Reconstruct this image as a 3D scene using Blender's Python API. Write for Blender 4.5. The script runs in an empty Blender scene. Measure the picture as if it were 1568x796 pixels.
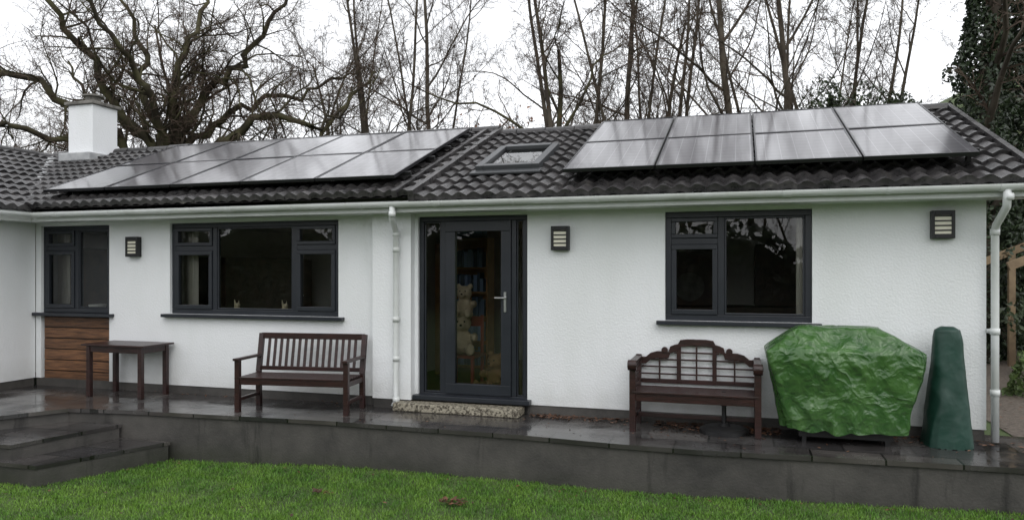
import bpy, math, random
from mathutils import Vector, Matrix, noise
random.seed(7)
R=random.random
def U(a,b): return a+(b-a)*random.random()
scene=bpy.context.scene
COL=scene.collection

# ------------------------------------------------------------------ materials
def new_mat(name):
    m=bpy.data.materials.new(name); m.use_nodes=True
    nt=m.node_tree; b=nt.nodes['Principled BSDF']
    return m,nt,b
def pm(name,c1,c2=None,scale=5,rough=.6,bump=0,bscale=40,metal=0,spec=.5,island=0,rough2=None,detail=3,stretch=None,lo=.35,hi=.65):
    m,nt,b=new_mat(name); N=nt.nodes; L=nt.links
    b.inputs['Metallic'].default_value=metal
    b.inputs['Roughness'].default_value=rough
    b.inputs['Specular IOR Level'].default_value=spec
    tc=N.new('ShaderNodeTexCoord'); mp=N.new('ShaderNodeMapping')
    L.new(tc.outputs['Object'],mp.inputs['Vector'])
    if stretch: mp.inputs['Scale'].default_value=stretch
    c1=(*c1,1); c2=(*(c2 or c1[:3]),1)
    n=N.new('ShaderNodeTexNoise'); n.inputs['Scale'].default_value=scale; n.inputs['Detail'].default_value=detail
    n.inputs['Roughness'].default_value=.62
    L.new(mp.outputs[0],n.inputs['Vector'])
    r=N.new('ShaderNodeValToRGB'); r.color_ramp.elements[0].position=lo; r.color_ramp.elements[1].position=hi
    r.color_ramp.elements[0].color=c1; r.color_ramp.elements[1].color=c2
    L.new(n.outputs['Fac'],r.inputs['Fac'])
    col=r.outputs['Color']
    if island:
        g=N.new('ShaderNodeNewGeometry'); h=N.new('ShaderNodeHueSaturation')
        mr=N.new('ShaderNodeMapRange'); mr.inputs['To Min'].default_value=1-island; mr.inputs['To Max'].default_value=1+island
        L.new(g.outputs['Random Per Island'],mr.inputs['Value']); L.new(mr.outputs[0],h.inputs['Value'])
        L.new(col,h.inputs['Color']); col=h.outputs['Color']
    L.new(col,b.inputs['Base Color'])
    if bump:
        n2=N.new('ShaderNodeTexNoise'); n2.inputs['Scale'].default_value=bscale; n2.inputs['Detail'].default_value=3
        L.new(mp.outputs[0],n2.inputs['Vector'])
        bp=N.new('ShaderNodeBump'); bp.inputs['Strength'].default_value=bump; bp.inputs['Distance'].default_value=.01
        L.new(n2.outputs['Fac'],bp.inputs['Height']); L.new(bp.outputs[0],b.inputs['Normal'])
    return m
def simple_leaf(name,c,isl,rough=.45):
    m,nt,b=new_mat(name); N=nt.nodes;L=nt.links
    b.inputs['Roughness'].default_value=rough
    g=N.new('ShaderNodeNewGeometry'); r=N.new('ShaderNodeValToRGB'); e=r.color_ramp.elements
    e[0].color=(*[x*(1-isl) for x in c],1); e[1].color=(*[x*(1+isl) for x in c],1)
    L.new(g.outputs['Random Per Island'],r.inputs[0]); L.new(r.outputs[0],b.inputs['Base Color'])
    return m
def simple_bark(name,c1,c2):
    m,nt,b=new_mat(name); N=nt.nodes;L=nt.links
    b.inputs['Roughness'].default_value=.9; b.inputs['Specular IOR Level'].default_value=.2
    tc=N.new('ShaderNodeTexCoord'); n=N.new('ShaderNodeTexNoise'); n.inputs['Scale'].default_value=2; n.inputs['Detail'].default_value=1; L.new(tc.outputs['Object'],n.inputs['Vector'])
    r=N.new('ShaderNodeValToRGB'); r.color_ramp.elements[0].position=.38; r.color_ramp.elements[1].position=.62; r.color_ramp.elements[0].color=(*c1,1); r.color_ramp.elements[1].color=(*c2,1)
    L.new(n.outputs['Fac'],r.inputs[0]); L.new(r.outputs[0],b.inputs['Base Color'])
    return m

M={}
M['frame']=pm('anthracite_frame',(.014,.017,.023),(.020,.023,.030),rough=.35,scale=3)
M['upvc']=pm('white_upvc',(.68,.70,.70),(.58,.60,.58),scale=2.5,rough=.3)
M['wood']=pm('dark_stained_wood',(.016,.007,.006),(.038,.014,.012),scale=6,rough=.33,bump=.25,bscale=25,stretch=(1,6,6))
M['black']=pm('black_plastic',(.008,.008,.009),(.012,.012,.012),rough=.45)
M['lead']=pm('lead_flashing',(.3,.31,.32),(.42,.43,.43),scale=6,rough=.5)
M['conc']=pm('weathered_concrete',(.10,.095,.085),(.22,.21,.19),scale=7,rough=.8,bump=.4,bscale=60)
M['interior']=pm('interior_plaster',(.62,.60,.57),(.66,.64,.60),scale=2,rough=.8)
M['floor']=pm('interior_floor',(.16,.10,.06),(.22,.14,.09),scale=3,rough=.5)
M['curtain']=pm('curtain_cloth',(.66,.62,.54),(.72,.67,.60),rough=.9)
M['clad']=pm('cedar_cladding',(.075,.034,.016),(.21,.098,.044),scale=3,rough=.55,bump=.5,bscale=30,stretch=(1.2,8,14),island=.35)
M['bark']=simple_bark('bark',(.045,.037,.029),(.095,.081,.062))
M['bark_moss']=simple_bark('mossy_bark',(.034,.029,.021),(.080,.076,.040))
M['twig']=simple_bark('twig_bark',(.058,.042,.032),(.105,.078,.060))
M['leaf']=simple_leaf('evergreen_leaf',(.030,.046,.016),.55)
M['leafd']=simple_leaf('ivy_leaf',(.021,.035,.014),.6)
M['russet']=simple_leaf('russet_leaf',(.20,.08,.03),.4,.7)
M['fern']=simple_leaf('fern_leaf',(.07,.11,.03),.4,.6)
M['gravel']=pm('gravel',(.06,.045,.035),(.14,.115,.09),scale=30,rough=.8,bump=.8,bscale=50)

def wall_mat():
    m,nt,b=new_mat('white_masonry_paint'); N=nt.nodes;L=nt.links
    b.inputs['Roughness'].default_value=.75
    tc=N.new('ShaderNodeTexCoord')
    n=N.new('ShaderNodeTexNoise'); n.inputs['Scale'].default_value=1.1; n.inputs['Detail'].default_value=4
    mp2=N.new('ShaderNodeMapping'); mp2.inputs['Scale'].default_value=(1.8,1.8,.5); L.new(tc.outputs['Object'],mp2.inputs[0]); L.new(mp2.outputs[0],n.inputs['Vector'])
    r=N.new('ShaderNodeValToRGB'); r.color_ramp.elements[0].position=.25; r.color_ramp.elements[1].position=.6
    r.color_ramp.elements[0].color=(.74,.76,.76,1); r.color_ramp.elements[1].color=(.80,.815,.83,1); L.new(n.outputs['Fac'],r.inputs[0])
    sx=N.new('ShaderNodeSeparateXYZ'); L.new(tc.outputs['Object'],sx.inputs[0])
    mr=N.new('ShaderNodeMapRange'); mr.inputs['From Min'].default_value=.1; mr.inputs['From Max'].default_value=.45; mr.inputs['To Min'].default_value=.6; mr.inputs['To Max'].default_value=0
    L.new(sx.outputs['Z'],mr.inputs['Value'])
    n3=N.new('ShaderNodeTexNoise'); n3.inputs['Scale'].default_value=6; n3.inputs['Detail'].default_value=4; L.new(tc.outputs['Object'],n3.inputs['Vector'])
    mm=N.new('ShaderNodeMath'); mm.operation='MULTIPLY'; L.new(mr.outputs[0],mm.inputs[0]); L.new(n3.outputs['Fac'],mm.inputs[1])
    mx=N.new('ShaderNodeMixRGB'); L.new(mm.outputs[0],mx.inputs[0]); L.new(r.outputs[0],mx.inputs[1]); mx.inputs[2].default_value=(.42,.42,.38,1)
    L.new(mx.outputs[0],b.inputs['Base Color'])
    v=N.new('ShaderNodeTexNoise'); v.inputs['Scale'].default_value=48; v.inputs['Detail'].default_value=2; L.new(tc.outputs['Object'],v.inputs['Vector'])
    bp=N.new('ShaderNodeBump'); bp.inputs['Strength'].default_value=.45; bp.inputs['Distance'].default_value=.012
    L.new(v.outputs['Fac'],bp.inputs['Height']); L.new(bp.outputs[0],b.inputs['Normal'])
    return m
M['wall']=wall_mat()

def tile_mat():
    m,nt,b=new_mat('wet_concrete_tile'); N=nt.nodes;L=nt.links
    tc=N.new('ShaderNodeTexCoord')
    n=N.new('ShaderNodeTexNoise'); n.inputs['Scale'].default_value=9; n.inputs['Detail'].default_value=5; n.inputs['Roughness'].default_value=.7; L.new(tc.outputs['Object'],n.inputs['Vector'])
    r=N.new('ShaderNodeValToRGB'); e=r.color_ramp.elements
    e[0].position=.3; e[0].color=(.016,.0155,.0165,1); e[1].position=.62; e[1].color=(.056,.052,.052,1)
    e2=r.color_ramp.elements.new(.74); e2.color=(.14,.135,.115,1)
    L.new(n.outputs['Fac'],r.inputs[0])
    g=N.new('ShaderNodeNewGeometry'); h=N.new('ShaderNodeHueSaturation'); mr=N.new('ShaderNodeMapRange'); mr.inputs['To Min'].default_value=.5; mr.inputs['To Max'].default_value=1.45
    L.new(g.outputs['Random Per Island'],mr.inputs[0]); L.new(mr.outputs[0],h.inputs['Value']); L.new(r.outputs[0],h.inputs['Color']); L.new(h.outputs[0],b.inputs['Base Color'])
    mr2=N.new('ShaderNodeMapRange'); mr2.inputs['From Min'].default_value=.35; mr2.inputs['From Max'].default_value=.65; mr2.inputs['To Min'].default_value=.22; mr2.inputs['To Max'].default_value=.55
    L.new(n.outputs['Fac'],mr2.inputs[0]); L.new(mr2.outputs[0],b.inputs['Roughness'])
    n2=N.new('ShaderNodeTexNoise'); n2.inputs['Scale'].default_value=70; L.new(tc.outputs['Object'],n2.inputs['Vector'])
    bp=N.new('ShaderNodeBump'); bp.inputs['Strength'].default_value=.4; bp.inputs['Distance'].default_value=.006; L.new(n2.outputs[0],bp.inputs['Height']); L.new(bp.outputs[0],b.inputs['Normal'])
    return m
M['tile']=tile_mat()

def glass_mat(name='window_glass',ior=1.6):
    m,nt,b=new_mat(name); N=nt.nodes;L=nt.links
    N.remove(b); o=N['Material Output']
    t=N.new('ShaderNodeBsdfTransparent'); t.inputs[0].default_value=(.90,.93,.92,1)
    g=N.new('ShaderNodeBsdfGlossy'); g.inputs['Roughness'].default_value=.004
    f=N.new('ShaderNodeFresnel'); f.inputs[0].default_value=ior
    mx=N.new('ShaderNodeMixShader'); L.new(f.outputs[0],mx.inputs[0]); L.new(t.outputs[0],mx.inputs[1]); L.new(g.outputs[0],mx.inputs[2]); L.new(mx.outputs[0],o.inputs[0])
    return m
M['glass']=glass_mat('window_glass',1.7)
M['skyglass']=glass_mat('coated_skylight_glass',2.6)

def patio_mat():
    m,nt,b=new_mat('wet_slate_slabs'); N=nt.nodes;L=nt.links
    tc=N.new('ShaderNodeTexCoord'); br=N.new('ShaderNodeTexBrick'); L.new(tc.outputs['Object'],br.inputs['Vector'])
    br.inputs['Scale'].default_value=1; br.inputs['Brick Width'].default_value=.62; br.inputs['Row Height'].default_value=.42; br.inputs['Mortar Size'].default_value=.009
    br.inputs['Color1'].default_value=(.024,.023,.024,1); br.inputs['Color2'].default_value=(.075,.068,.064,1); br.inputs['Mortar'].default_value=(.009,.009,.008,1); br.inputs['Bias'].default_value=0
    n=N.new('ShaderNodeTexNoise'); n.inputs['Scale'].default_value=2.2; n.inputs['Detail'].default_value=6; L.new(tc.outputs['Object'],n.inputs['Vector'])
    mx=N.new('ShaderNodeMixRGB'); mx.blend_type='OVERLAY'; mx.inputs[0].default_value=.8; L.new(br.outputs['Color'],mx.inputs[1]); L.new(n.outputs['Fac'],mx.inputs[2]); L.new(mx.outputs[0],b.inputs['Base Color'])
    mr=N.new('ShaderNodeMapRange'); mr.inputs['From Min'].default_value=.38; mr.inputs['From Max'].default_value=.62; mr.inputs['To Min'].default_value=.05; mr.inputs['To Max'].default_value=.30
    L.new(n.outputs['Fac'],mr.inputs[0]); L.new(mr.outputs[0],b.inputs['Roughness'])
    n2=N.new('ShaderNodeTexNoise'); n2.inputs['Scale'].default_value=14; n2.inputs['Detail'].default_value=3; L.new(tc.outputs['Object'],n2.inputs['Vector'])
    ad=N.new('ShaderNodeMath'); ad.operation='MULTIPLY_ADD'; L.new(br.outputs['Fac'],ad.inputs[0]); ad.inputs[1].default_value=-1.0; L.new(n2.outputs['Fac'],ad.inputs[2])
    bp=N.new('ShaderNodeBump'); bp.inputs['Strength'].default_value=.22; bp.inputs['Distance'].default_value=.006; L.new(ad.outputs[0],bp.inputs['Height']); L.new(bp.outputs[0],b.inputs['Normal'])
    b.inputs['IOR'].default_value=1.65
    return m
M['patio']=patio_mat()

def retain_mat():
    m,nt,b=new_mat('damp_grey_render'); N=nt.nodes;L=nt.links
    tc=N.new('ShaderNodeTexCoord')
    n=N.new('ShaderNodeTexNoise'); n.inputs['Scale'].default_value=1.6; n.inputs['Detail'].default_value=7; n.inputs['Roughness'].default_value=.68; L.new(tc.outputs['Object'],n.inputs['Vector'])
    r=N.new('ShaderNodeValToRGB'); r.color_ramp.elements[0].position=.32; r.color_ramp.elements[0].color=(.036,.034,.032,1); r.color_ramp.elements[1].position=.68; r.color_ramp.elements[1].color=(.092,.086,.078,1); L.new(n.outputs[0],r.inputs[0])
    n0=N.new('ShaderNodeTexNoise'); n0.inputs['Scale'].default_value=5; n0.inputs['Detail'].default_value=4; L.new(tc.outputs['Object'],n0.inputs['Vector'])
    vm=N.new('ShaderNodeMixRGB'); vm.inputs[0].default_value=.06; L.new(tc.outputs['Object'],vm.inputs[1]); L.new(n0.outputs['Color'],vm.inputs[2])
    mp=N.new('ShaderNodeMapping'); mp.inputs['Scale'].default_value=(3.4,3.4,.30); L.new(vm.outputs[0],mp.inputs[0])
    n2=N.new('ShaderNodeTexNoise'); n2.inputs['Scale'].default_value=1.0; n2.inputs['Detail'].default_value=5; n2.inputs['Roughness'].default_value=.65; L.new(mp.outputs[0],n2.inputs['Vector'])
    r2=N.new('ShaderNodeValToRGB'); r2.color_ramp.elements[0].position=.57; r2.color_ramp.elements[1].position=.70; r2.color_ramp.elements[0].color=(0,0,0,1); r2.color_ramp.elements[1].color=(1,1,1,1); L.new(n2.outputs[0],r2.inputs[0])
    mx=N.new('ShaderNodeMixRGB'); L.new(r2.outputs[0],mx.inputs[0]); L.new(r.outputs[0],mx.inputs[1]); mx.inputs[2].default_value=(.009,.008,.008,1)
    sx=N.new('ShaderNodeSeparateXYZ'); L.new(tc.outputs['Object'],sx.inputs[0])
    mr=N.new('ShaderNodeMapRange'); mr.inputs['From Min'].default_value=-.5; mr.inputs['From Max'].default_value=-.32; mr.inputs['To Min'].default_value=.8; mr.inputs['To Max'].default_value=0; L.new(sx.outputs['Z'],mr.inputs['Value'])
    mq=N.new('ShaderNodeMath'); mq.operation='MULTIPLY'; L.new(mr.outputs[0],mq.inputs[0]); L.new(n0.outputs['Fac'],mq.inputs[1])
    mx2=N.new('ShaderNodeMixRGB'); L.new(mq.outputs[0],mx2.inputs[0]); L.new(mx.outputs[0],mx2.inputs[1]); mx2.inputs[2].default_value=(.022,.028,.012,1)
    L.new(mx2.outputs[0],b.inputs['Base Color'])
    b.inputs['Roughness'].default_value=.6
    n3=N.new('ShaderNodeTexNoise'); n3.inputs['Scale'].default_value=45; L.new(tc.outputs['Object'],n3.inputs['Vector'])
    bp=N.new('ShaderNodeBump'); bp.inputs['Strength'].default_value=.4; bp.inputs['Distance'].default_value=.008; L.new(n3.outputs[0],bp.inputs['Height']); L.new(bp.outputs[0],b.inputs['Normal'])
    return m
M['retain']=retain_mat()

def panel_mat():
    m,nt,b=new_mat('solar_cell_glass'); N=nt.nodes;L=nt.links
    tc=N.new('ShaderNodeTexCoord'); br=N.new('ShaderNodeTexBrick'); br.offset=0; L.new(tc.outputs['Object'],br.inputs['Vector'])
    br.inputs['Scale'].default_value=1; br.inputs['Brick Width'].default_value=.156; br.inputs['Row Height'].default_value=.156; br.inputs['Mortar Size'].default_value=.004
    br.inputs['Color1'].default_value=(.022,.019,.028,1); br.inputs['Color2'].default_value=(.036,.031,.042,1); br.inputs['Mortar'].default_value=(.16,.16,.17,1)
    L.new(br.outputs['Color'],b.inputs['Base Color'])
    n=N.new('ShaderNodeTexNoise'); n.inputs['Scale'].default_value=60; n.inputs['Detail'].default_value=2; L.new(tc.outputs['Object'],n.inputs['Vector'])
    b.inputs['Roughness'].default_value=.3
    b.inputs['IOR'].default_value=1.55
    b.inputs['Coat Weight'].default_value=1; b.inputs['Coat IOR'].default_value=1.58; b.inputs['Coat Roughness'].default_value=.10
    bp=N.new('ShaderNodeBump'); bp.inputs['Strength'].default_value=.12; bp.inputs['Distance'].default_value=.004; L.new(n.outputs[0],bp.inputs['Height']); L.new(bp.outputs[0],b.inputs['Normal'])
    return m
M['panel']=panel_mat()

def tarp_mat(name,c1,c2,rough,bs,vs=7,dist=.05):
    m,nt,b=new_mat(name); N=nt.nodes;L=nt.links
    tc=N.new('ShaderNodeTexCoord')
    n=N.new('ShaderNodeTexNoise'); n.inputs['Scale'].default_value=vs; n.inputs['Detail'].default_value=5; n.inputs['Distortion'].default_value=.4; n.inputs['Roughness'].default_value=.55; L.new(tc.outputs['Object'],n.inputs['Vector'])
    r=N.new('ShaderNodeValToRGB'); r.color_ramp.elements[0].position=.35; r.color_ramp.elements[1].position=.7; r.color_ramp.elements[0].color=(*c1,1); r.color_ramp.elements[1].color=(*c2,1); L.new(n.outputs[0],r.inputs[0]); L.new(r.outputs[0],b.inputs['Base Color'])
    b.inputs['Roughness'].default_value=rough
    # crumple facets: two sizes of warped cells give flat patches meeting at sharp creases
    nw=N.new('ShaderNodeTexNoise'); nw.inputs['Scale'].default_value=4; nw.inputs['Detail'].default_value=2; L.new(tc.outputs['Object'],nw.inputs['Vector'])
    vm=N.new('ShaderNodeMixRGB'); vm.inputs[0].default_value=.3; L.new(tc.outputs['Object'],vm.inputs[1]); L.new(nw.outputs['Color'],vm.inputs[2])
    v=N.new('ShaderNodeTexVoronoi'); v.feature='F1'; v.inputs['Scale'].default_value=vs*1.5; L.new(vm.outputs[0],v.inputs['Vector'])
    v2=N.new('ShaderNodeTexVoronoi'); v2.feature='F1'; v2.inputs['Scale'].default_value=vs*3.7; L.new(vm.outputs[0],v2.inputs['Vector'])
    a1=N.new('ShaderNodeMath'); a1.operation='MULTIPLY_ADD'; L.new(v2.outputs['Distance'],a1.inputs[0]); a1.inputs[1].default_value=.35; L.new(v.outputs['Distance'],a1.inputs[2])
    a2=N.new('ShaderNodeMath'); a2.operation='MULTIPLY_ADD'; L.new(n.outputs[0],a2.inputs[0]); a2.inputs[1].default_value=.8; L.new(a1.outputs[0],a2.inputs[2])
    bp=N.new('ShaderNodeBump'); bp.inputs['Strength'].default_value=bs; bp.inputs['Distance'].default_value=dist; L.new(a2.outputs[0],bp.inputs['Height']); L.new(bp.outputs[0],b.inputs['Normal'])
    return m
M['tarp']=tarp_mat('green_tarpaulin',(.030,.088,.022),(.066,.150,.040),.24,.55,6)
M['tarpd']=tarp_mat('dark_green_cover',(.005,.034,.023),(.009,.050,.034),.5,.2,3)

# ------------------------------------------------------------------ mesh builder
class MB:
    def __init__(s): s.v=[]; s.f=[]
    def box(s,x0,x1,y0,y1,z0,z1,mtx=None):
        o=len(s.v); P=[(x0,y0,z0),(x1,y0,z0),(x1,y1,z0),(x0,y1,z0),(x0,y0,z1),(x1,y0,z1),(x1,y1,z1),(x0,y1,z1)]
        if mtx: P=[tuple(mtx@Vector(p)) for p in P]
        s.v+=P
        s.f+=[(o,o+3,o+2,o+1),(o+4,o+5,o+6,o+7),(o,o+1,o+5,o+4),(o+1,o+2,o+6,o+5),(o+2,o+3,o+7,o+6),(o+3,o,o+4,o+7)]
    def beam(s,a,b,w,h):
        a=Vector(a);b=Vector(b);d=(b-a);L=d.length;d.normalize()
        up=Vector((0,0,1)) if abs(d.z)<.95 else Vector((0,1,0))
        x=d.cross(up).normalized(); z=x.cross(d).normalized()
        m=Matrix((x,d,z)).transposed().to_4x4(); m.translation=a
        s.box(-w/2,w/2,0,L,-h/2,h/2,m)
    def tube(s,pts,rads,k=8,cap=True):
        o=len(s.v); n=len(pts); a=None
        cs=[(math.cos(2*math.pi*j/k),math.sin(2*math.pi*j/k)) for j in range(k)]
        for i,p in enumerate(pts):
            q=pts[min(i+1,n-1)]-pts[max(i-1,0)]
            q.normalize()
            if a is None: a=q.orthogonal().normalized()
            else:
                a=a-q*a.dot(q)
                if a.length<1e-5: a=q.orthogonal()
                a.normalize()
            b=q.cross(a); r=rads[i]
            for c,sn in cs: s.v.append(p+a*(c*r)+b*(sn*r))
        for i in range(n-1):
            for j in range(k):
                j2=(j+1)%k
                s.f.append((o+i*k+j,o+i*k+j2,o+(i+1)*k+j2,o+(i+1)*k+j))
        if cap:
            s.f.append(tuple(o+j for j in reversed(range(k)))); s.f.append(tuple(o+(n-1)*k+j for j in range(k)))
    def cyl(s,a,b,r,k=20,r2=None): s.tube([Vector(a),Vector(b)],[r,r2 if r2 is not None else r],k)
    def sphere(s,c,rx,ry,rz,k=14,m=10):
        o=len(s.v)
        for i in range(m+1):
            t=math.pi*i/m
            for j in range(k):
                p=2*math.pi*j/k
                s.v.append((c[0]+rx*math.sin(t)*math.cos(p),c[1]+ry*math.sin(t)*math.sin(p),c[2]+rz*math.cos(t)))
        for i in range(m):
            for j in range(k):
                j2=(j+1)%k; s.f.append((o+i*k+j,o+(i+1)*k+j,o+(i+1)*k+j2,o+i*k+j2))
    def quad(s,*p):
        o=len(s.v); s.v+=list(p); s.f.append(tuple(range(o,o+len(p))))
    def prism(s,poly,z0,z1):
        o=len(s.v); n=len(poly)
        s.v+=[(x,y,z0) for x,y in poly]+[(x,y,z1) for x,y in poly]
        s.f.append(tuple(o+i for i in reversed(range(n)))); s.f.append(tuple(o+n+i for i in range(n)))
        for i in range(n):
            j=(i+1)%n; s.f.append((o+i,o+j,o+n+j,o+n+i))
    def obj(s,name,mat,parent=None,smooth=False,bevel=0,loc=None,rot=None):
        me=bpy.data.meshes.new(name); me.from_pydata([tuple(v) for v in s.v],[],s.f); me.update()
        if smooth: me.polygons.foreach_set('use_smooth',[True]*len(me.polygons))
        if mat: me.materials.append(mat)
        ob=bpy.data.objects.new(name,me); COL.objects.link(ob)
        if parent: ob.parent=parent
        if loc: ob.location=loc
        if rot: ob.rotation_euler=rot
        if bevel:
            b=ob.modifiers.new('b','BEVEL'); b.width=bevel; b.segments=2; b.limit_method='ANGLE'
        return ob
def empty(name,loc=(0,0,0),rot=(0,0,0)):
    e=bpy.data.objects.new(name,None); COL.objects.link(e); e.location=loc; e.rotation_euler=rot; e.empty_display_size=.2; return e

# ------------------------------------------------------------------ house
H=empty('white_bungalow')
YW=8.4; WY=6.3
W0=(-9.9,-8.63,.06,2.35); W1=(-7.57,-4.93,1.10,2.35); DR=(-3.82,-2.41,.13,2.36); W2=(-.81,.72,1.14,2.35)
def wall_open(mb,x0,x1,z0,z1,ops,y0,y1):
    xs=sorted({x0,x1,*[o[0] for o in ops],*[o[1] for o in ops]}); zs=sorted({z0,z1,*[o[2] for o in ops],*[o[3] for o in ops]})
    zs=[z for z in zs if z0<=z<=z1]
    for i in range(len(xs)-1):
        for j in range(len(zs)-1):
            cx=(xs[i]+xs[i+1])/2; cz=(zs[j]+zs[j+1])/2
            if any(o[0]<cx<o[1] and o[2]<cz<o[3] for o in ops): continue
            mb.box(xs[i],xs[i+1],y0,y1,zs[j],zs[j+1])
w=MB()
wall_open(w,-10.0,2.325,.115,2.42,[W0,W1,DR,W2],YW,YW+.28)
w.box(-4.38,-3.86,YW-.12,YW-.002,.115,2.40)
w.box(2.045,2.325,YW+.281,14.0,.115,2.42)
w.box(-10.3,-10.002,WY,8.39,.115,2.42)
w.box(-16.0,-10.31,WY,WY+.28,.115,2.42)
o=len(w.v)
for x in (2.06,2.31):
    w.v+=[(x,8.3,2.42),(x,14.25,2.42),(x,11.28,3.66)]
w.f+=[(o,o+1,o+2),(o+3,o+5,o+4),(o,o+3,o+4,o+1),(o+1,o+4,o+5,o+2),(o+2,o+5,o+3,o)]
o=len(w.v)
for y in (WY+.02,WY+.25): w.v+=[(-16.0,y,2.42),(-10.0,y,2.42),(-12.93,y,3.66)]
w.f+=[(o,o+1,o+2),(o+3,o+5,o+4),(o,o+3,o+4,o+1),(o+1,o+4,o+5,o+2),(o+2,o+5,o+3,o)]
w.obj('walls',M['wall'],H)
p=MB()
p.box(-10.0,DR[0],YW+.012,YW+.27,-.3,.114); p.box(DR[1],2.312,YW+.012,YW+.27,-.3,.114); p.box(DR[0]+.001,DR[1]-.001,YW+.03,YW+.27,-.3,.112)
p.box(-4.37,-3.87,YW-.108,YW+.005,-.3,.114); p.box(-10.29,-10.014,WY,8.38,-.3,.114); p.box(2.06,2.312,YW+.28,14,-.3,.114)
p.obj('plinth',M['retain'],H)
it=MB()
it.box(-12.0,2.0,8.69,13.9,.10,.14)
it.obj('interior_floor',M['floor'],H)
it=MB()
wall_open(it,-12.0,2.04,.14,2.40,[(-3.0,-1.3,.2,2.3),(-6.9,-4.9,.7,2.3)],12.4,12.5)  # rear openings out of view, added to let daylight into the rooms
for bx in ((-12.0,-3.12,8.69,13.9),(-2.48,2.04,8.69,13.9),(-3.12,-2.48,8.69,8.95),(-3.12,-2.48,9.82,13.9)): it.box(bx[0],bx[1],bx[2],bx[3],2.40,2.415)
for x in (-3.12,-2.48): it.quad((x,8.95,2.4),(x,9.82,2.4),(x,9.82,3.27),(x,8.95,2.92))
it.quad((-3.12,8.95,2.4),(-2.48,8.95,2.4),(-2.48,8.95,2.92),(-3.12,8.95,2.92)); it.quad((-3.12,9.82,2.4),(-2.48,9.82,2.4),(-2.48,9.82,3.27),(-3.12,9.82,3.27))
it.box(-4.70,-4.62,8.69,12.4,.14,2.40); it.box(-8.4,-8.3,8.69,12.4,.14,2.40); it.box(-12.0,-11.92,8.69,12.4,.14,2.40); it.box(-11.9,-10.01,8.69,8.75,.14,2.4)
it.obj('interior_walls',M['interior'],H)

def tiles(name,O,A,S,Lx,Ls,parent,g=.305,hole=None):
    O=Vector(O);A=Vector(A);S=Vector(S).normalized();Nn=A.cross(S).normalized()
    if Nn.z<0: Nn=-Nn
    mb=MB(); per=.172; tw=per*2; nc=int(math.ceil(Ls/g)); nt=int(round(Lx/tw)); tw=Lx/nt; per=tw/2
    K=12
    for i in range(nc):
        s0=i*g; s1=min((i+1)*g+.02,Ls)
        for t in range(nt):
            j=U(-.005,.005); sj=U(-.007,.007); o=len(mb.v)
            for row in range(3):
                for k in range(K+1):
                    a=t*tw+tw*k/K; ph=(k/K*2)%1
                    pr=.042*max(0,math.sin(math.pi*ph))**1.4
                    if row==0: ss=s0+sj; nn=pr*.5-.012
                    elif row==1: ss=s0+sj; nn=.044+pr+j
                    else: ss=s1; nn=.002+pr+j*.3
                    mb.v.append(O+A*a+S*ss+Nn*nn)
            for row in range(2):
                for k in range(K):
                    a=t*tw+tw*(k+.5)/K
                    if hole and hole[0]<a<hole[1] and i in (4,5,6): continue
                    q=o+row*(K+1)+k; mb.f.append((q,q+1,q+K+2,q+K+1))
    def us(a0,a1,b0,b1):
        mb.quad(O+A*a0+S*b0-Nn*.02,O+A*a1+S*b0-Nn*.02,O+A*a1+S*b1-Nn*.02,O+A*a0+S*b1-Nn*.02)
    if hole:
        us(0,hole[0],0,Ls); us(hole[1],Lx,0,Ls); us(hole[0],hole[1],0,1.08); us(hole[0],hole[1],2.08,Ls)
    else: us(0,Lx,0,Ls)
    return mb.obj(name,M['tile'],parent)
YE=7.93; YR=11.28; ZE=2.515; ZR=3.86
th=math.atan2(ZR-ZE,YR-YE); LS=math.hypot(ZR-ZE,YR-YE)
XV=-3.70
tiles('roof_tiles_right',(XV,YE,ZE),(1,0,0),(0,YR-YE,ZR-ZE),2.66-XV,LS,H,hole=(-3.14-XV,-2.46-XV))
tiles('roof_tiles_left',(-12.9,YE,ZE+.06),(1,0,0),(0,YR-YE,ZR-ZE),XV+12.9,LS,H)
tiles('roof_tiles_back',(-12.9,2*YR-YE,ZE),(1,0,0),(0,-(YR-YE),ZR-ZE),2.66+12.9,LS,H)
tiles('roof_tiles_wing',(-9.57,WY-.3,ZE+.03),(0,1,0),(-(YR-YE),0,ZR-ZE),14.7-WY,LS,H)
tiles('roof_tiles_wing_far',(-9.57-2*(YR-YE),WY-.3,ZE+.03),(0,1,0),((YR-YE),0,ZR-ZE),14.7-WY,LS,H)
rg=MB()
def ridge(a,b,r=.12,seg=.45):
    a=Vector(a);b=Vector(b);d=(b-a);L=d.length;n=int(L/seg);d.normalize();x=Vector((0,0,1)).cross(d)
    for i in range(n):
        p0=a+d*(i*L/n+.006); p1=a+d*((i+1)*L/n-.006); o=len(rg.v); K=8; jz=U(-.008,.008)
        for pt,rr in ((p0,r),(p1,r*1.04)):
            for k in range(K+1):
                an=math.pi*k/K; rg.v.append(pt+x*(math.cos(an)*rr)+Vector((0,0,math.sin(an)*rr*.75+jz)))
        for k in range(K): rg.f.append((o+k,o+k+1,o+K+2+k,o+K+1+k))
        rg.f.append(tuple(o+k for k in range(K+1))); rg.f.append(tuple(o+K+1+k for k in range(K+1)))
ridge((XV-.15,YR,ZR-.0),(2.66,YR,ZR)); ridge((-12.9,YR,ZR+.075),(XV+.02,YR,ZR+.075)); ridge((-12.9,WY-.3,ZR+.03),(-12.9,YR,ZR+.03))
rg.obj('ridge_tiles',M['tile'],H)
vg=MB()
Sv=Vector((0,YR-YE,ZR-ZE)).normalized(); Nv=Vector((0,-Sv.z,Sv.y))
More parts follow.
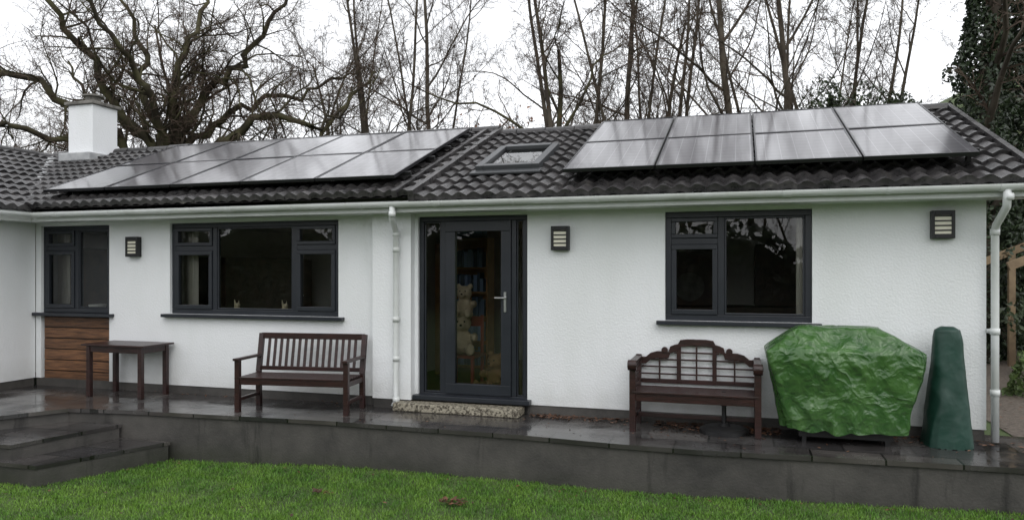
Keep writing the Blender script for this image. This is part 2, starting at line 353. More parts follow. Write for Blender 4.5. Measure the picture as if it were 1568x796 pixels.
def slopebox(mb,x0,x1,s0,s1,n0,n1,base=Vector((0,YE,ZE))):
    m=Matrix((Vector((1,0,0)),Sv,Nv)).transposed().to_4x4(); m.translation=base
    mb.box(x0,x1,s0,s1,n0,n1,m)
for i in range(12):
    slopebox(vg,XV-.02,XV+.055,i*.305-.02,i*.305+.30,-.02,.125+U(-.005,.005)); slopebox(vg,XV-.22,XV-.16,i*.305-.02,i*.305+.30,.05,.135+U(-.004,.004))
    slopebox(vg,2.64,2.70,i*.305-.02,i*.305+.30,-.05,.085)
vg.obj('verge_tiles',M['tile'],H)
bg=MB(); slopebox(bg,2.60,2.638,0,LS,-.2,-.02); 
bg.box(-9.60,2.66,7.985,8.01,2.385,2.52); bg.box(-9.60,2.65,8.011,8.398,2.392,2.41); bg.box(-9.62,-9.602,WY-.3,8.01,2.385,2.54); bg.box(-9.998,-9.621,WY-.3,8.39,2.392,2.41)
bg.obj('fascia_and_soffit',M['upvc'],H,bevel=.003)
vl=MB(); a=Vector((-9.63,7.97,ZE+.10)); b_=Vector((-12.9,11.24,ZR+.10)); d=(b_-a); vl.beam(a,b_,.16,.02); vl.obj('valley_lead',M['lead'],H)
def gutter(mb,a,b,r=.06):
    a=Vector(a);b=Vector(b);d=(b-a).normalized();x=d.cross(Vector((0,0,1))); L=(b-a).length
    def half(p0,p1,r,t):
        o=len(mb.v);K=10
        for pt in (p0,p1):
            for rr in (r,r-t):
                for k in range(K+1):
                    an=math.pi*k/K; mb.v.append(pt+x*math.cos(an)*rr-Vector((0,0,math.sin(an)*rr)))
        n=K+1
        for k in range(K):
            mb.f.append((o+k,o+k+1,o+2*n+k+1,o+2*n+k)); mb.f.append((o+n+k,o+n+k+1,o+3*n+k+1,o+3*n+k)); mb.f.append((o+k,o+k+1,o+n+k+1,o+n+k)); mb.f.append((o+2*n+k,o+2*n+k+1,o+3*n+k+1,o+3*n+k))
        mb.f.append((o,o+n,o+3*n,o+2*n)); mb.f.append((o+n-1,o+2*n-1,o+4*n-1,o+3*n-1))
    half(a,b,r,.004)
    s=.4
    while s<L:
        half(a+d*s,a+d*(s+(.09 if int(s)%3==0 else .03)),r+.006,.005); s+=.95
gt=MB(); gutter(gt,(-9.5,7.915,2.50),(2.72,7.915,2.495)); gutter(gt,(-9.50,WY-.3,2.50),(-9.50,7.97,2.50))
gt.obj('gutter',M['upvc'],H,smooth=False)
dp=MB()
dp.tube([Vector(q) for q in [(-3.93,7.915,2.45),(-3.93,7.915,2.36),(-3.95,7.95,2.31),(-4.02,8.17,2.21),(-4.03,8.22,2.15),(-4.03,8.225,1.2),(-4.03,8.225,.10),(-4.05,8.19,.04)]],[.036]*8,14)
for z in (2.36,2.14,1.95,1.1,.62,.12): dp.cyl((-4.03 if z<2.3 else -3.93,8.225 if z<2.3 else 7.915,z-.03),(-4.03 if z<2.3 else -3.93,8.225 if z<2.3 else 7.915,z+.03),.043)
dp.tube([Vector(q) for q in [(2.36,7.915,2.45),(2.36,7.915,2.36),(2.37,7.96,2.29),(2.375,8.27,2.14),(2.375,8.31,2.08),(2.375,8.31,1.2),(2.375,8.31,.02)]],[.036]*7,14)
for z in (2.38,2.07,1.1,.5): dp.cyl((2.375,8.31 if z<2.3 else 7.915,z-.03),(2.375,8.31 if z<2.3 else 7.915,z+.03),.043)
dp.box(-4.02,-4.0,8.225,8.28,1.08,1.12); dp.box(2.32,2.36,8.31,8.40,1.08,1.12)
dp.obj('downpipes',M['upvc'],H,smooth=True)
ch=MB(); ch.box(-11.95,-11.38,10.7,11.27,3.3,4.76); ch.obj('chimney_stack',M['wall'],H,bevel=.01)
ch=MB(); ch.box(-12.0,-11.33,10.65,11.32,4.761,4.82); ch.obj('chimney_cap',M['conc'],H,bevel=.01)
ch=MB(); ch.cyl((-11.665,10.985,4.82),(-11.665,10.985,4.96),.13); ch.cyl((-11.665,10.985,4.96),(-11.665,10.985,4.98),.19); ch.box(-11.8,-11.53,10.85,11.12,4.981,5.0); ch.obj('chimney_pot',M['conc'],H)
ch=MB(); ch.box(-12.03,-11.30,10.55,11.3,3.70,3.86); ch.obj('chimney_flashing',M['lead'],H,bevel=.02)

def pane(gl,x0,x1,z0,z1,y):
    gl.quad((x0,y,z0),(x1,y,z0),(x1,y,z1),(x0,y,z1))
def sash(fr,gl,x0,x1,z0,z1,t=.06,y0=8.455,y1=8.52,glass=True):
    fr.box(x0,x1,y0,y1,z0,z0+t); fr.box(x0,x1,y0,y1,z1-t,z1); fr.box(x0,x0+t,y0,y1,z0+t,z1-t); fr.box(x1-t,x1,y0,y1,z0+t,z1-t)
    if glass: pane(gl,x0+t-.006,x1-t+.006,z0+t-.006,z1-t+.006,(y0+y1)/2)
def window(name,op,cols):
    x0,x1,z0,z1=op; fr=MB(); gl=MB()
    sash(fr,gl,x0+.002,x1-.002,z0+.002,z1-.002,.065,8.44,8.53,False)
    for c in cols:
        a,b=c[0],c[1]
        if c[0]>x0+.1: fr.box(a-.035,a+.035,8.441,8.529,z0+.067,z1-.067)
        ia=a+.035 if c[0]>x0+.1 else x0+.067; ib=b-.035 if c[1]<x1-.1 else x1-.067
        if len(c)>2:
            zt=c[2]; fr.box(ia,ib,8.442,8.528,zt-.035,zt+.035)
            sash(fr,gl,ia+.001,ib-.001,z0+.069,zt-.036,.055,8.425,8.50); sash(fr,gl,ia+.001,ib-.001,zt+.036,z1-.069,.045,8.425,8.50)
        else:
            sash(fr,gl,ia+.001,ib-.001,z0+.069,z1-.069,.022,8.45,8.49)
    fr.box(x0-.09,x1+.09,8.32,8.442,z0-.045,z0-.001)
    fr.obj(name+'_frame',M['frame'],H,bevel=.005); gl.obj(name+'_glass',M['glass'],H)
window('wide_window',W1,[(-7.57,-6.86,2.0),(-6.86,-5.60),(-5.60,-4.93,2.0)])
window('right_window',W2,[(-.81,-.21,2.02),(-.21,.72)])
window('small_window',(W0[0],W0[1],1.08,W0[3]),[(-9.9,-9.27,2.02),(-9.27,-8.63)])
cl=MB()
for i in range(6):
    z=.075+i*.159; cl.box(W0[0]+.03,W0[1]-.03,8.43,8.46,z,z+.144)
cl.obj('timber_cladding',M['clad'],H,bevel=.006)
cl=MB(); cl.box(W0[0],W0[1],8.463,8.6,.06,1.03); cl.obj('cladding_backing',M['black'],H)
fr=MB(); gl=MB(); x0,x1,z0,z1=DR
sash(fr,gl,x0+.002,x1-.002,z0+.002,z1-.002,.06,8.44,8.54,False)
fr.box(-3.53,-3.465,8.441,8.539,z0+.063,z1-.063); fr.box(-2.62,-2.56,8.441,8.539,z0+.063,z1-.063)
sash(fr,gl,-3.463,-2.622,z0+.064,z1-.064,.125,8.42,8.50)
sash(fr,gl,-3.757,-3.532,z0+.064,z1-.064,.02,8.46,8.5); sash(fr,gl,-2.558,-2.473,z0+.064,z1-.064,.015,8.46,8.5)
fr.box(x0-.03,x1+.05,8.30,8.438,z0-.01,z0+.045); fr.box(x0+.003,x1-.003,8.439,8.46,z0-.03,z0+.001)
fr.obj('door_frame',M['frame'],H,bevel=.005); gl.obj('door_glass',M['glass'],H)
hd=MB(); hd.box(-2.705,-2.675,8.405,8.419,1.20,1.44); hd.cyl((-2.69,8.42,1.37),(-2.69,8.37,1.37),.011); hd.cyl((-2.69,8.37,1.37),(-2.81,8.37,1.37),.010)
hd.obj('door_handle',pm('brushed_steel',(.6,.6,.6),rough=.3,metal=1),H)
wh=MB(); wh.box(-5.54,-5.525,8.50,8.52,1.38,1.48); wh.box(-5.54,-5.525,8.5,8.53,1.36,1.38); wh.obj('window_handle',M['upvc'],H)

sk=MB(); slopebox(sk,-3.22,-3.12,1.0,2.16,.04,.14); slopebox(sk,-2.48,-2.38,1.0,2.16,.04,.14); slopebox(sk,-3.12,-2.48,1.0,1.10,.04,.14); slopebox(sk,-3.12,-2.48,2.04,2.16,.04,.15)
slopebox(sk,-3.26,-2.34,.86,1.0,.055,.085)
sk.obj('skylight_frame',pm('skylight_grey',(.05,.053,.056),rough=.4),H,bevel=.008)
sk=MB(); 
def sp(x,s,n): return Vector((x,YE,ZE))+Sv*s+Nv*n
sk.quad(sp(-3.12,1.1,.10),sp(-2.48,1.1,.10),sp(-2.48,2.04,.10),sp(-3.12,2.04,.10)); sk.obj('skylight_glass',M['skyglass'],H)
sk=MB(); slopebox(sk,-3.10,-2.50,1.44,1.455,.085,.09); slopebox(sk,-3.04,-3.03,1.12,2.02,.085,.09); sk.obj('skylight_reflection_strips',M['upvc'],H)  # thin white strips under the glass stand in for pale reflected lines

cu=MB()
def curtain(x0,x1,y,z0,z1,fold=.05):
    n=int((x1-x0)/.012); o=len(cu.v)
    for i in range(n+1):
        x=x0+(x1-x0)*i/n; yy=y+fold*.5*math.sin(i*.8)+.01*math.sin(i*2.1)
        cu.v+=[(x,yy,z0),(x,yy,z1)]
    for i in range(n): cu.f.append((o+2*i,o+2*i+2,o+2*i+3,o+2*i+1))
curtain(-7.78,-7.38,8.72,.9,2.35); curtain(-5.2,-4.95,8.85,.9,2.35); curtain(.58,.84,8.72,.9,2.35); curtain(-10.1,-9.8,8.80,1.0,2.3)
cu.obj('curtains',M['curtain'],H,smooth=True)
bk=MB()
bx0,bx1,by0,by1=-4.48,-3.72,10.75,11.05
bk.box(bx0,bx0+.03,by0,by1,.14,2.2); bk.box(bx1-.03,bx1,by0,by1,.14,2.2); bk.box(bx0,bx1,by1,by1+.02,.14,2.2)
for z in (.2,.58,.96,1.34,1.72,2.17): bk.box(bx0+.03,bx1-.03,by0,by1,z,z+.03)
bk.box(-4.40,-4.20,10.3,10.34,.14,2.1)
bk.obj('bookcase',pm('orange_pine',(.34,.16,.06),(.46,.24,.10),scale=4,rough=.5),H)
bo=MB(); 
for z in (.23,.61,.99,1.37,1.75):
    x=bx0+.04
    while x<bx1-.1:
        t=U(.02,.07); bo.box(x,x+t-.004,by0+.03+U(0,.05),by1-.02,z+.001,z+U(.2,.31)); x+=t
for i in range(4): bo.box(bx0+.05+U(0,.03),bx1-.1,by0+.02,by1-.04,2.201+i*.04,2.236+i*.04)
bo.obj('books',simple_leaf('book_spines',(.20,.28,.42),.75,.6),H)
rc=MB()
for x in (-3.72,-3.34):
    for y in (8.98,9.36): rc.box(x,x+.04,y,y+.04,.14,.56 if y<9.2 else 1.1)
rc.box(-3.74,-3.28,8.96,9.42,.56,.60); rc.box(-3.7,-3.32,9.37,9.39,.95,1.08)
rc.obj('red_chair',pm('red_painted_wood',(.22,.025,.02),rough=.5),H)
def teddy(x,y,z,s,rotz,mat):
    mb=MB(); S=mb.sphere
    S((0,0,.16*s),.15*s,.13*s,.17*s); S((0,-.02*s,.40*s),.13*s,.12*s,.12*s); S((0,-.13*s,.37*s),.06*s,.06*s,.05*s)
    for q in (-1,1):
        S((q*.10*s,0,.51*s),.045*s,.03*s,.045*s); S((q*.17*s,-.06*s,.22*s),.05*s,.12*s,.06*s); S((q*.12*s,-.19*s,.06*s),.065*s,.16*s,.065*s); S((q*.13*s,-.33*s,.09*s),.06*s,.04*s,.08*s)
    ob=mb.obj('teddy_bear',mat,H,smooth=True,loc=(x,y,z),rot=(0,0,rotz))
    m=ob.modifiers.new('r','REMESH'); m.mode='VOXEL'; m.voxel_size=.014*s+.004; m.use_smooth_shade=True
    f=MB(); f.sphere((0,-.185*s,.385*s),.018*s,.012*s,.014*s)
    for q in (-1,1): f.sphere((q*.045*s,-.125*s,.43*s),.012*s,.01*s,.012*s)
    fo=f.obj('teddy_face',M['black'],H,loc=(x,y,z),rot=(0,0,rotz))
fur=pm('cream_plush',(.55,.44,.30),(.66,.54,.38),scale=9,rough=.95,bump=.5,bscale=60)
teddy(-3.53,9.15,.60,1.0,.3,fur); teddy(-3.50,9.18,1.08,.8,.1,fur); teddy(-3.08,9.25,.14,.9,-.3,pm('brown_plush',(.25,.15,.07),(.32,.2,.1),scale=9,rough=.95))
for x in (-6.62,-5.86):
    f=MB(); f.sphere((x,8.60,1.17),.05,.04,.04); f.sphere((x+.02,8.59,1.225),.032,.03,.032); f.tube([Vector((x-.02,8.6,1.2)),Vector((x-.045,8.6,1.30))],[.022,.004],8); f.tube([Vector((x+.03,8.59,1.23)),Vector((x+.035,8.59,1.29))],[.013,.002],6)
    f.obj('sill_ornament',pm('ornament_cream',(.7,.6,.42),rough=.5),H,smooth=True)
f=MB(); f.tube([Vector((-9.05,8.6,1.10)),Vector((-9.05,8.6,1.13)),Vector((-9.05,8.6,1.19)),Vector((-9.05,8.6,1.2))],[.05,.10,.12,.115],20,False); f.obj('sill_bowl',M['interior'],H,smooth=True)
sl=MB(); 
for op in (W1,W2): sl.box(op[0]-.02,op[1]+.02,8.54,8.80,op[2]-.03,op[2]+.02)
sl.obj('inner_sills',M['interior'],H)
f=MB(); f.tube([Vector((-.75,11.6,1.45)),Vector((-.75,11.57,1.45))],[.22,.22],28); f.obj('wall_mirror',M['conc'],H)
fu=MB(); fu.box(-1.25,1.3,11.7,12.38,.14,1.15); fu.box(-8.28,-7.6,9.6,12.0,.14,1.9); fu.box(.2,1.6,11.8,12.38,1.16,2.1); fu.box(-1.1,-.3,11.62,12.3,1.16,2.0); fu.box(-11.9,-11.3,9.2,12.0,.14,2.1)
fu.obj('interior_furniture',pm('dark_furniture',(.05,.03,.02),(.09,.05,.03),rough=.5),H,bevel=.01)

def lamp(x,z,s=1):
    e=empty('wall_lamp',(x,YW,z)); b=MB(); w_,h=.105*s,.14*s
    b.box(-w_,w_,-.02,0,-h,h); b.box(-w_,-w_+.03,-.085,-.021,-h,h); b.box(w_-.03,w_,-.085,-.021,-h,h); b.box(-w_+.03,w_-.03,-.085,-.021,h-.045,h); b.box(-w_+.03,w_-.03,-.085,-.021,-h,-h+.045)
    for i in range(4):
        zz=-h+.045+(2*h-.09)*(i+.5)/4.0; b.box(-w_+.03,w_-.03,-.083,-.058,zz+.006,zz+.020)
    b.obj('lamp_housing',M['black'],e,bevel=.005)
    g=MB(); g.box(-w_+.032,w_-.032,-.072,-.025,-h+.047,h-.047); g.obj('lamp_diffuser',pm('opal_diffuser',(.78,.75,.62),rough=.4),e)
lamp(-8.16,2.03); lamp(-2.0,2.07); lamp(1.93,2.155)

# ------------------------------------------------------------------ solar arrays
def array(xl,cols,cw,base_n,smin,rl):
    org=Vector((xl,YE,ZE))+Sv*smin+Nv*base_n
    e=empty('solar_panel_array',org,(th,0,0)); fr=MB(); pn=MB(); rl_=MB()
    for i in range(cols):
        for j in range(2):
            a=i*cw+.008; b=(i+1)*cw-.008; c=j*(rl+.01)+.004; d=c+rl-.004
            fr.box(a,b,c,c+.018,0,.04); fr.box(a,b,d-.018,d,0,.04); fr.box(a,a+.018,c+.018,d-.018,0,.04); fr.box(b-.018,b,c+.018,d-.018,0,.04)
            tx,ty=U(-.003,.003),U(-.003,.003)
            pn.quad((a+.018,c+.018,.035+tx+ty),(b-.018,c+.018,.035-tx+ty),(b-.018,d-.018,.035-tx-ty),(a+.018,d-.018,.035+tx-ty))
            rl_.box(a+.02,b-.02,c+.02,d-.02,.006,.022)
    W=cols*cw
    for s in (.3,rl-.3,rl+.32,2*rl-.3): rl_.box(-.05,W+.07,s,s+.04,-.045,-.001)
    for i in range(int(W/1.0)+1):
        for s in (.3,rl-.3,rl+.32,2*rl-.3): rl_.box(i*1.0+.1,i*1.0+.14,s-.02,s+.05,-.13,-.046)
    fr.obj('panel_frames',pm('panel_frame',(.05,.05,.055),rough=.3,metal=.8),e); pn.obj('panel_faces',M['panel'],e); rl_.obj('mounting_rails',M['black'],e)
array(-9.55,5,1.11,.20,.30,1.41)
array(-1.93,4,1.035,.18,.32,1.40)

# ------------------------------------------------------------------ patio, steps
edge=[(-7.15,7.20),(-4.5,7.36),(-2.2,7.32),(-1.15,7.22),(-.4,7.2),(1.5,7.32),(4,7.42),(7,7.5)]
pt=MB()
for (a,b),(c,d) in zip(edge[:-1],edge[1:]):
    pt.prism([(a,b),(c,d),(c,8.75),(a,8.75)],-.045,0)
pt.prism([(-10.0,8.75),(-10.0,5.2),(-9.0,5.2),(-7.92,7.09),(-7.15,7.20),(-7.15,8.75)],-.045,0)
pt.obj('patio',M['patio'])
rw=MB()
for (a,b),(c,d) in zip(edge[:-1],edge[1:]):
    rw.prism([(a,b+.03),(c,d+.03),(c,7.8),(a,7.8)],-.9,-.046)
rw.prism([(-9.97,7.8),(-9.97,5.23),(-9.02,5.23),(-7.95,7.12),(-7.15,7.23),(-7.15,7.8)],-.9,-.046)
rw.obj('retaining_wall',M['retain'])
st=MB(); 
s1=[(-8.6,5.97),(-7.47,5.97),(-7.20,7.19),(-8.0,7.12)]; s2=[(-8.0,5.90),(-7.02,5.90),(-6.50,7.22),(-7.3,7.21)]
def inset(poly,k=.025):
    cx=sum(p[0] for p in poly)/4; cy=sum(p[1] for p in poly)/4
    return [(x+(cx-x)*k,y+(cy-y)*k) for x,y in poly]
E=empty('garden_steps')
st.prism(s1,-.21,-.17); st.prism(s2,-.38,-.34); st.prism([(-9.6,5.3),(-8.5,5.3),(-8.5,5.969),(-9.6,5.969)],-.38,-.34); st.obj('treads',M['patio'],E)
st=MB(); st.prism(inset(s1),-.9,-.211); st.prism(inset(s2),-.9,-.381); st.prism([(-9.6,5.33),(-8.53,5.33),(-8.53,5.94),(-9.6,5.94)],-.9,-.381); st.obj('risers',M['retain'],E)
ds=MB(); ds.box(-4.03,-2.44,8.12,8.395,.001,.10); ds.obj('door_step',pm('exposed_aggregate',(.06,.05,.035),(.34,.31,.24),scale=38,rough=.7,bump=.9,bscale=60,lo=.42,hi=.58),bevel=.012)

# ------------------------------------------------------------------ furniture
def table():
    e=empty('garden_table',(-7.98,8.08,0),(0,0,0)); m=MB()
    m.box(-.52,.52,-.28,.28,.685,.71)
    for x in (-.46,.40):
        for y in (-.25,.19): m.box(x,x+.06,y,y+.06,0,.684)
    m.box(-.40,.40,-.24,-.215,.60,.684); m.box(-.40,.40,.215,.24,.60,.684); m.box(-.45,-.425,-.19,.19,.60,.684); m.box(.425,.45,-.19,.19,.60,.684)
    m.obj('table_frame',M['wood'],e,bevel=.005)
table()
def bench():
    e=empty('garden_bench',(-5.09,7.60,0),(0,0,math.radians(7))); m=MB(); W=.69; D=.50
    for s in (-1,1):
        x=s*W; m.box(x-.03,x+.03,-.03,.03,0,.615)
        m.beam((x,D,0),(x,D-.01,.42),.06,.06); m.beam((x,D-.01,.42),(x,D+.08,.90),.06,.055)
        m.box(x-.035,x+.035,-.06,D+.03,.616,.645)
        m.box(x-.02,x+.02,.03,D-.03,.33,.39); m.box(x-.02,x+.02,.03,D-.03,.13,.17)
    m.box(-W+.03,W-.03,-.02,.015,.33,.40); m.box(-W+.03,W-.03,D-.03,D,.34,.40)
    for i in range(6): m.box(-W+.0,W-.0,.0+i*.078-.03*(i==0),.062+i*.078,.402,.422)
    def by(z): return D-.01+.09*(z-.42)/.48
    m.beam((-W+.03,by(.47),.47),(W-.03,by(.47),.47),.03,.05); m.beam((-W,by(.87)-.002,.87),(W,by(.87)-.002,.87),.035,.075)
    n=15
    for i in range(n):
        x=-W+.03+(2*W-.06)*(i+1)/(n+1); m.beam((x,by(.49),.49),(x,by(.84),.84),.038,.014)
    m.obj('bench_frame',M['wood'],e,bevel=.004)
bench()
def lutyens():
    e=empty('garden_bench',(-.465,7.86,0),(0,0,0)); m=MB(); W=.63; D=.46
    for s in (-1,1):
        x=s*W; m.box(x-.032,x+.032,-.03,.035,0,.70); m.beam((x,D,0),(x,D,.42),.06,.06); m.beam((x,D,.42),(x,D+.05,.76),.06,.055)
        m.beam((x,-.02,.725),(x,D+.03,.735),.075,.03)
        m.cyl((x-.045,-.035,.70),(x+.045,-.035,.70),.055,24); m.cyl((x-.05,-.035,.70),(x+.05,-.035,.70),.02,16)
        for z in (.50,.58,.66): m.box(x-.012,x+.012,.035,D,z-.012,z+.012)
        m.box(x-.02,x+.02,.035,D-.03,.33,.39); m.box(x-.02,x+.02,.035,D-.03,.12,.165)
    m.box(-W+.032,W-.032,-.02,.02,.32,.40); m.box(-W+.03,W-.03,.21,.25,.12,.165)
    for i in range(6): m.box(-W,W,-.035+i*.08,.032+i*.08,.402,.424)
    prof=[(-.60,.735),(-.55,.735),(-.50,.78),(-.43,.80),(-.36,.80),(-.335,.80),(-.30,.80),(-.285,.855),(-.24,.875),(-.20,.885),(-.175,.93),(-.10,.94),(0,.94)]
    prof=prof+[(-x,z) for x,z in reversed(prof[:-1])]
    o=len(m.v); n=len(prof)
    for yy in (D+.02,D+.055):
        for x,z in prof: m.v.append((x,yy,z))
        for x,z in prof: m.v.append((x,yy,z-.075))
    for i in range(n-1):
        m.f+=[(o+i,o+n+i,o+n+i+1,o+i+1),(o+2*n+i,o+2*n+i+1,o+3*n+i+1,o+3*n+i),(o+i,o+i+1,o+2*n+i+1,o+2*n+i),(o+n+i,o+3*n+i,o+3*n+i+1,o+n+i+1)]
    for s in (-1,1):
        m.cyl((s*.345,D+.015,.815),(s*.345,D+.06,.815),.035,16)
    def lim(z): return .60 if z<.68 else (.5 if z<.74 else .24)
    for z in (.47,.55,.63,.71,.79):
        l=lim(z); hh=.018 if z>.5 else .05; m.box(-l,l,D+.025,D+.045,z-hh/2,z+hh/2)
    for x in (-.40,-.19,0,.19,.40):
        top=.86 if abs(x)<.2 else .74; ww=.045 if abs(abs(x)-.19)<.02 else .018
        m.box(x-ww/2,x+ww/2,D+.022,D+.05,.46,top)
    m.obj('bench_frame',M['wood'],e,bevel=.004)
lutyens()
e=empty('parasol_base',(-.17,8.06,0)); m=MB()
m.tube([Vector((0,0,z)) for z in (.001,.04,.06,.075,.10)],[.25,.25,.21,.07,.045],32); m.cyl((0,0,.10),(0,0,.43),.024); m.cyl((0,0,.28),(0,0,.36),.034); m.obj('base_body',M['black'],e,smooth=False)
def loft(name,rows,mat,parent,K=180,R_=70,amp=.02,seed=0,pw=4.0,smooth=True,fine=.5,folds=.6):
    mb=MB()
    def interp(t):
        z=rows[0][0]+(rows[-1][0]-rows[0][0])*t
        for a,b in zip(rows[:-1],rows[1:]):
            if z<=b[0]+1e-9:
                f=(z-a[0])/(b[0]-a[0]); return [a[i]+(b[i]-a[i])*f for i in range(len(a))]
        return list(rows[-1])
    for i in range(R_+1):
        z,x0,x1,y0,y1=interp(i/R_); cx,cy=(x0+x1)/2,(y0+y1)/2; rx,ry=(x1-x0)/2,(y1-y0)/2
        for k in range(K):
            a=2*math.pi*(k+.5*(i%2))/K; c,s_=math.cos(a),math.sin(a)
            q=(abs(c)**pw+abs(s_)**pw)**(-1/pw)
            X=cx+rx*c*q; Y=cy+ry*s_*q
            v=Vector((X*3.2,Y*3.2,z*1.5+seed)); nn=noise.noise(v); n2=1-abs(noise.noise(v*2.0+Vector((3,1,7))))*2.4
            n3=1-2.5*abs(noise.noise(Vector((X*7+z*2,Y*7,z*4+seed))))
            fx=noise.noise(Vector((X*1.3,Y,z*.8+seed)))*.25
            fold=(1-2.6*abs(noise.noise(Vector(((X+fx)*4.5,Y*4.5,z*.5+seed+9)))))*(1-.75*i/R_)
            d=amp*(.9*nn+.5*n2+fine*n3+folds*1.6*fold)
            hem=0
            if i<3: hem=-(3-i)/3*(.02+.05*abs(noise.noise(Vector((a*2.5,seed,0))))*1.8)
            mb.v.append((X+c*d,Y+s_*d*1.5,z+amp*.4*nn*(i/R_)+hem))
    for i in range(R_):
        for k in range(K):
            k2=(k+1)%K
            A_,B_,C_,D_=i*K+k,i*K+k2,(i+1)*K+k2,(i+1)*K+k
            if i%2: mb.f+=[(A_,B_,C_),(A_,C_,D_)]
            else: mb.f+=[(A_,B_,D_),(B_,C_,D_)]
    last=R_*K; cx,cy=(rows[-1][1]+rows[-1][2])/2,(rows[-1][3]+rows[-1][4])/2; prev=last
    for f in (.85,.7,.5,.25,.05):
        o=len(mb.v)
        for k in range(K):
            p=mb.v[last+k]; X=cx+(p[0]-cx)*f; Y=cy+(p[1]-cy)*f; mb.v.append((X,Y,p[2]*1+.01*(1-f)+.018*noise.noise(Vector((X*7,Y*7,seed)))))
        for k in range(K):
            k2=(k+1)%K; mb.f.append((prev+k,prev+k2,o+k2,o+k))
        prev=o
    mb.f.append(tuple(prev+k for k in range(K)))
    return mb.obj(name,mat,parent,smooth=smooth)
e=empty('covered_barbecue')
loft('tarpaulin_cover',[(.16,.42,1.50,7.80,8.27),(.45,.36,1.56,7.78,8.28),(.80,.26,1.64,7.74,8.31),(.90,.25,1.65,7.74,8.31),(.93,.28,1.61,7.76,8.30),(1.13,.56,1.27,7.92,8.26)],M['tarp'],e,K=200,R_=60,amp=.026,pw=8,smooth=True,fine=.3,folds=1.0)
m=MB(); m.box(.55,1.40,7.88,8.2,.05,.35)
for x in (.58,1.33):
    m.box(x,x+.04,7.88,7.92,0,.05); m.cyl((x,8.14,.05),(x+.04,8.14,.05),.05)
m.obj('barbecue_base',M['black'],e)
e=empty('covered_chiminea')
loft('fabric_cover',[(.03,1.72,2.13,7.93,8.33),(.25,1.74,2.11,7.95,8.31),(.75,1.78,2.06,8.0,8.26),(1.05,1.795,2.035,8.02,8.24),(1.12,1.81,2.02,8.03,8.23),(1.15,1.86,1.97,8.08,8.18)],M['tarpd'],e,K=120,amp=.011,seed=5,pw=2.6,fine=.2,folds=1.4)
m=MB(); m.cyl((1.92,8.13,0),(1.92,8.13,.5),.1); m.obj('stand',M['black'],e)

e=empty('timber_shelter'); m=MB()
for x in (4.6,6.4):
    for y in (13.2,15.2): m.box(x-.05,x+.05,y-.05,y+.05,0,2.0 if x<5 else 2.7)
for y in (13.2,15.2): m.beam((3.95,y,1.76),(6.7,y,2.95),.07,.13)
m.obj('shelter_frame',pm('weathered_timber',(.16,.11,.065),(.26,.19,.11),scale=4,rough=.7),e)

# ------------------------------------------------------------------ ground
def sstep(a,b,x): t=max(0,min(1,(x-a)/(b-a))); return t*t*(3-2*t)
def gh(x,y):
    lawn=-.495+.018*max(-5,min(5,x+2.5))+.02*noise.noise(Vector((x*.4,y*.4,0)))
    rear=-.03
    t=sstep(7.5,7.62,y); z=lawn*(1-t)+rear*t
    if y>10:
        z+=24*math.exp(-((x-38)/30)**2-((y-115)/40)**2)+ sstep(16,60,y)*1.5*sstep(-5,10,x)+ sstep(60,200,y)*4
        z+=sstep(14,26,y)*sstep(3.5,9,x)*1.6
    if y<-8: z+=sstep(-8,-30,y)*2.0
    return z
xs=[-400,-200,-120,-80,-60,-45]+[-35+i*2.0 for i in range(13)]+[-10+i*.5 for i in range(41)]+[11+i*2 for i in range(14)]+[42,48,55,65,80,110,160,400]
ys=[-400,-150,-80,-50,-35,-25,-18,-12,-8,-5]+[-3+i*.5 for i in range(21)]+[7.5,7.53,7.56,7.59,7.62,8,9,10,11,12,14,16,18,20,23,26,30,35,40,45,50,55,60,68,76,84,92,100,108,116,124,135,150,180,400]
g=MB()
for y in ys:
    for x in xs: g.v.append((x,y,gh(x,y)))
nx=len(xs)
for j in range(len(ys)-1):
    for i in range(nx-1): g.f.append((j*nx+i,j*nx+i+1,(j+1)*nx+i+1,(j+1)*nx+i))
g.obj('ground',pm('grassy_ground',(.034,.052,.014),(.060,.092,.024),scale=1.2,rough=.9,bump=.6,bscale=30,detail=5),smooth=True)
gv=MB()
gx=[2.7,3.5,4.5,5.5,7]; gy=[8.3,9,10,11,12,13,14,16]
for y in gy:
    for x in gx: gv.v.append((x,y,gh(x,y)+.01))
for j in range(len(gy)-1):
    for i in range(4): gv.f.append((j*5+i,j*5+i+1,(j+1)*5+i+1,(j+1)*5+i))
gv.obj('gravel_path',M['gravel'])

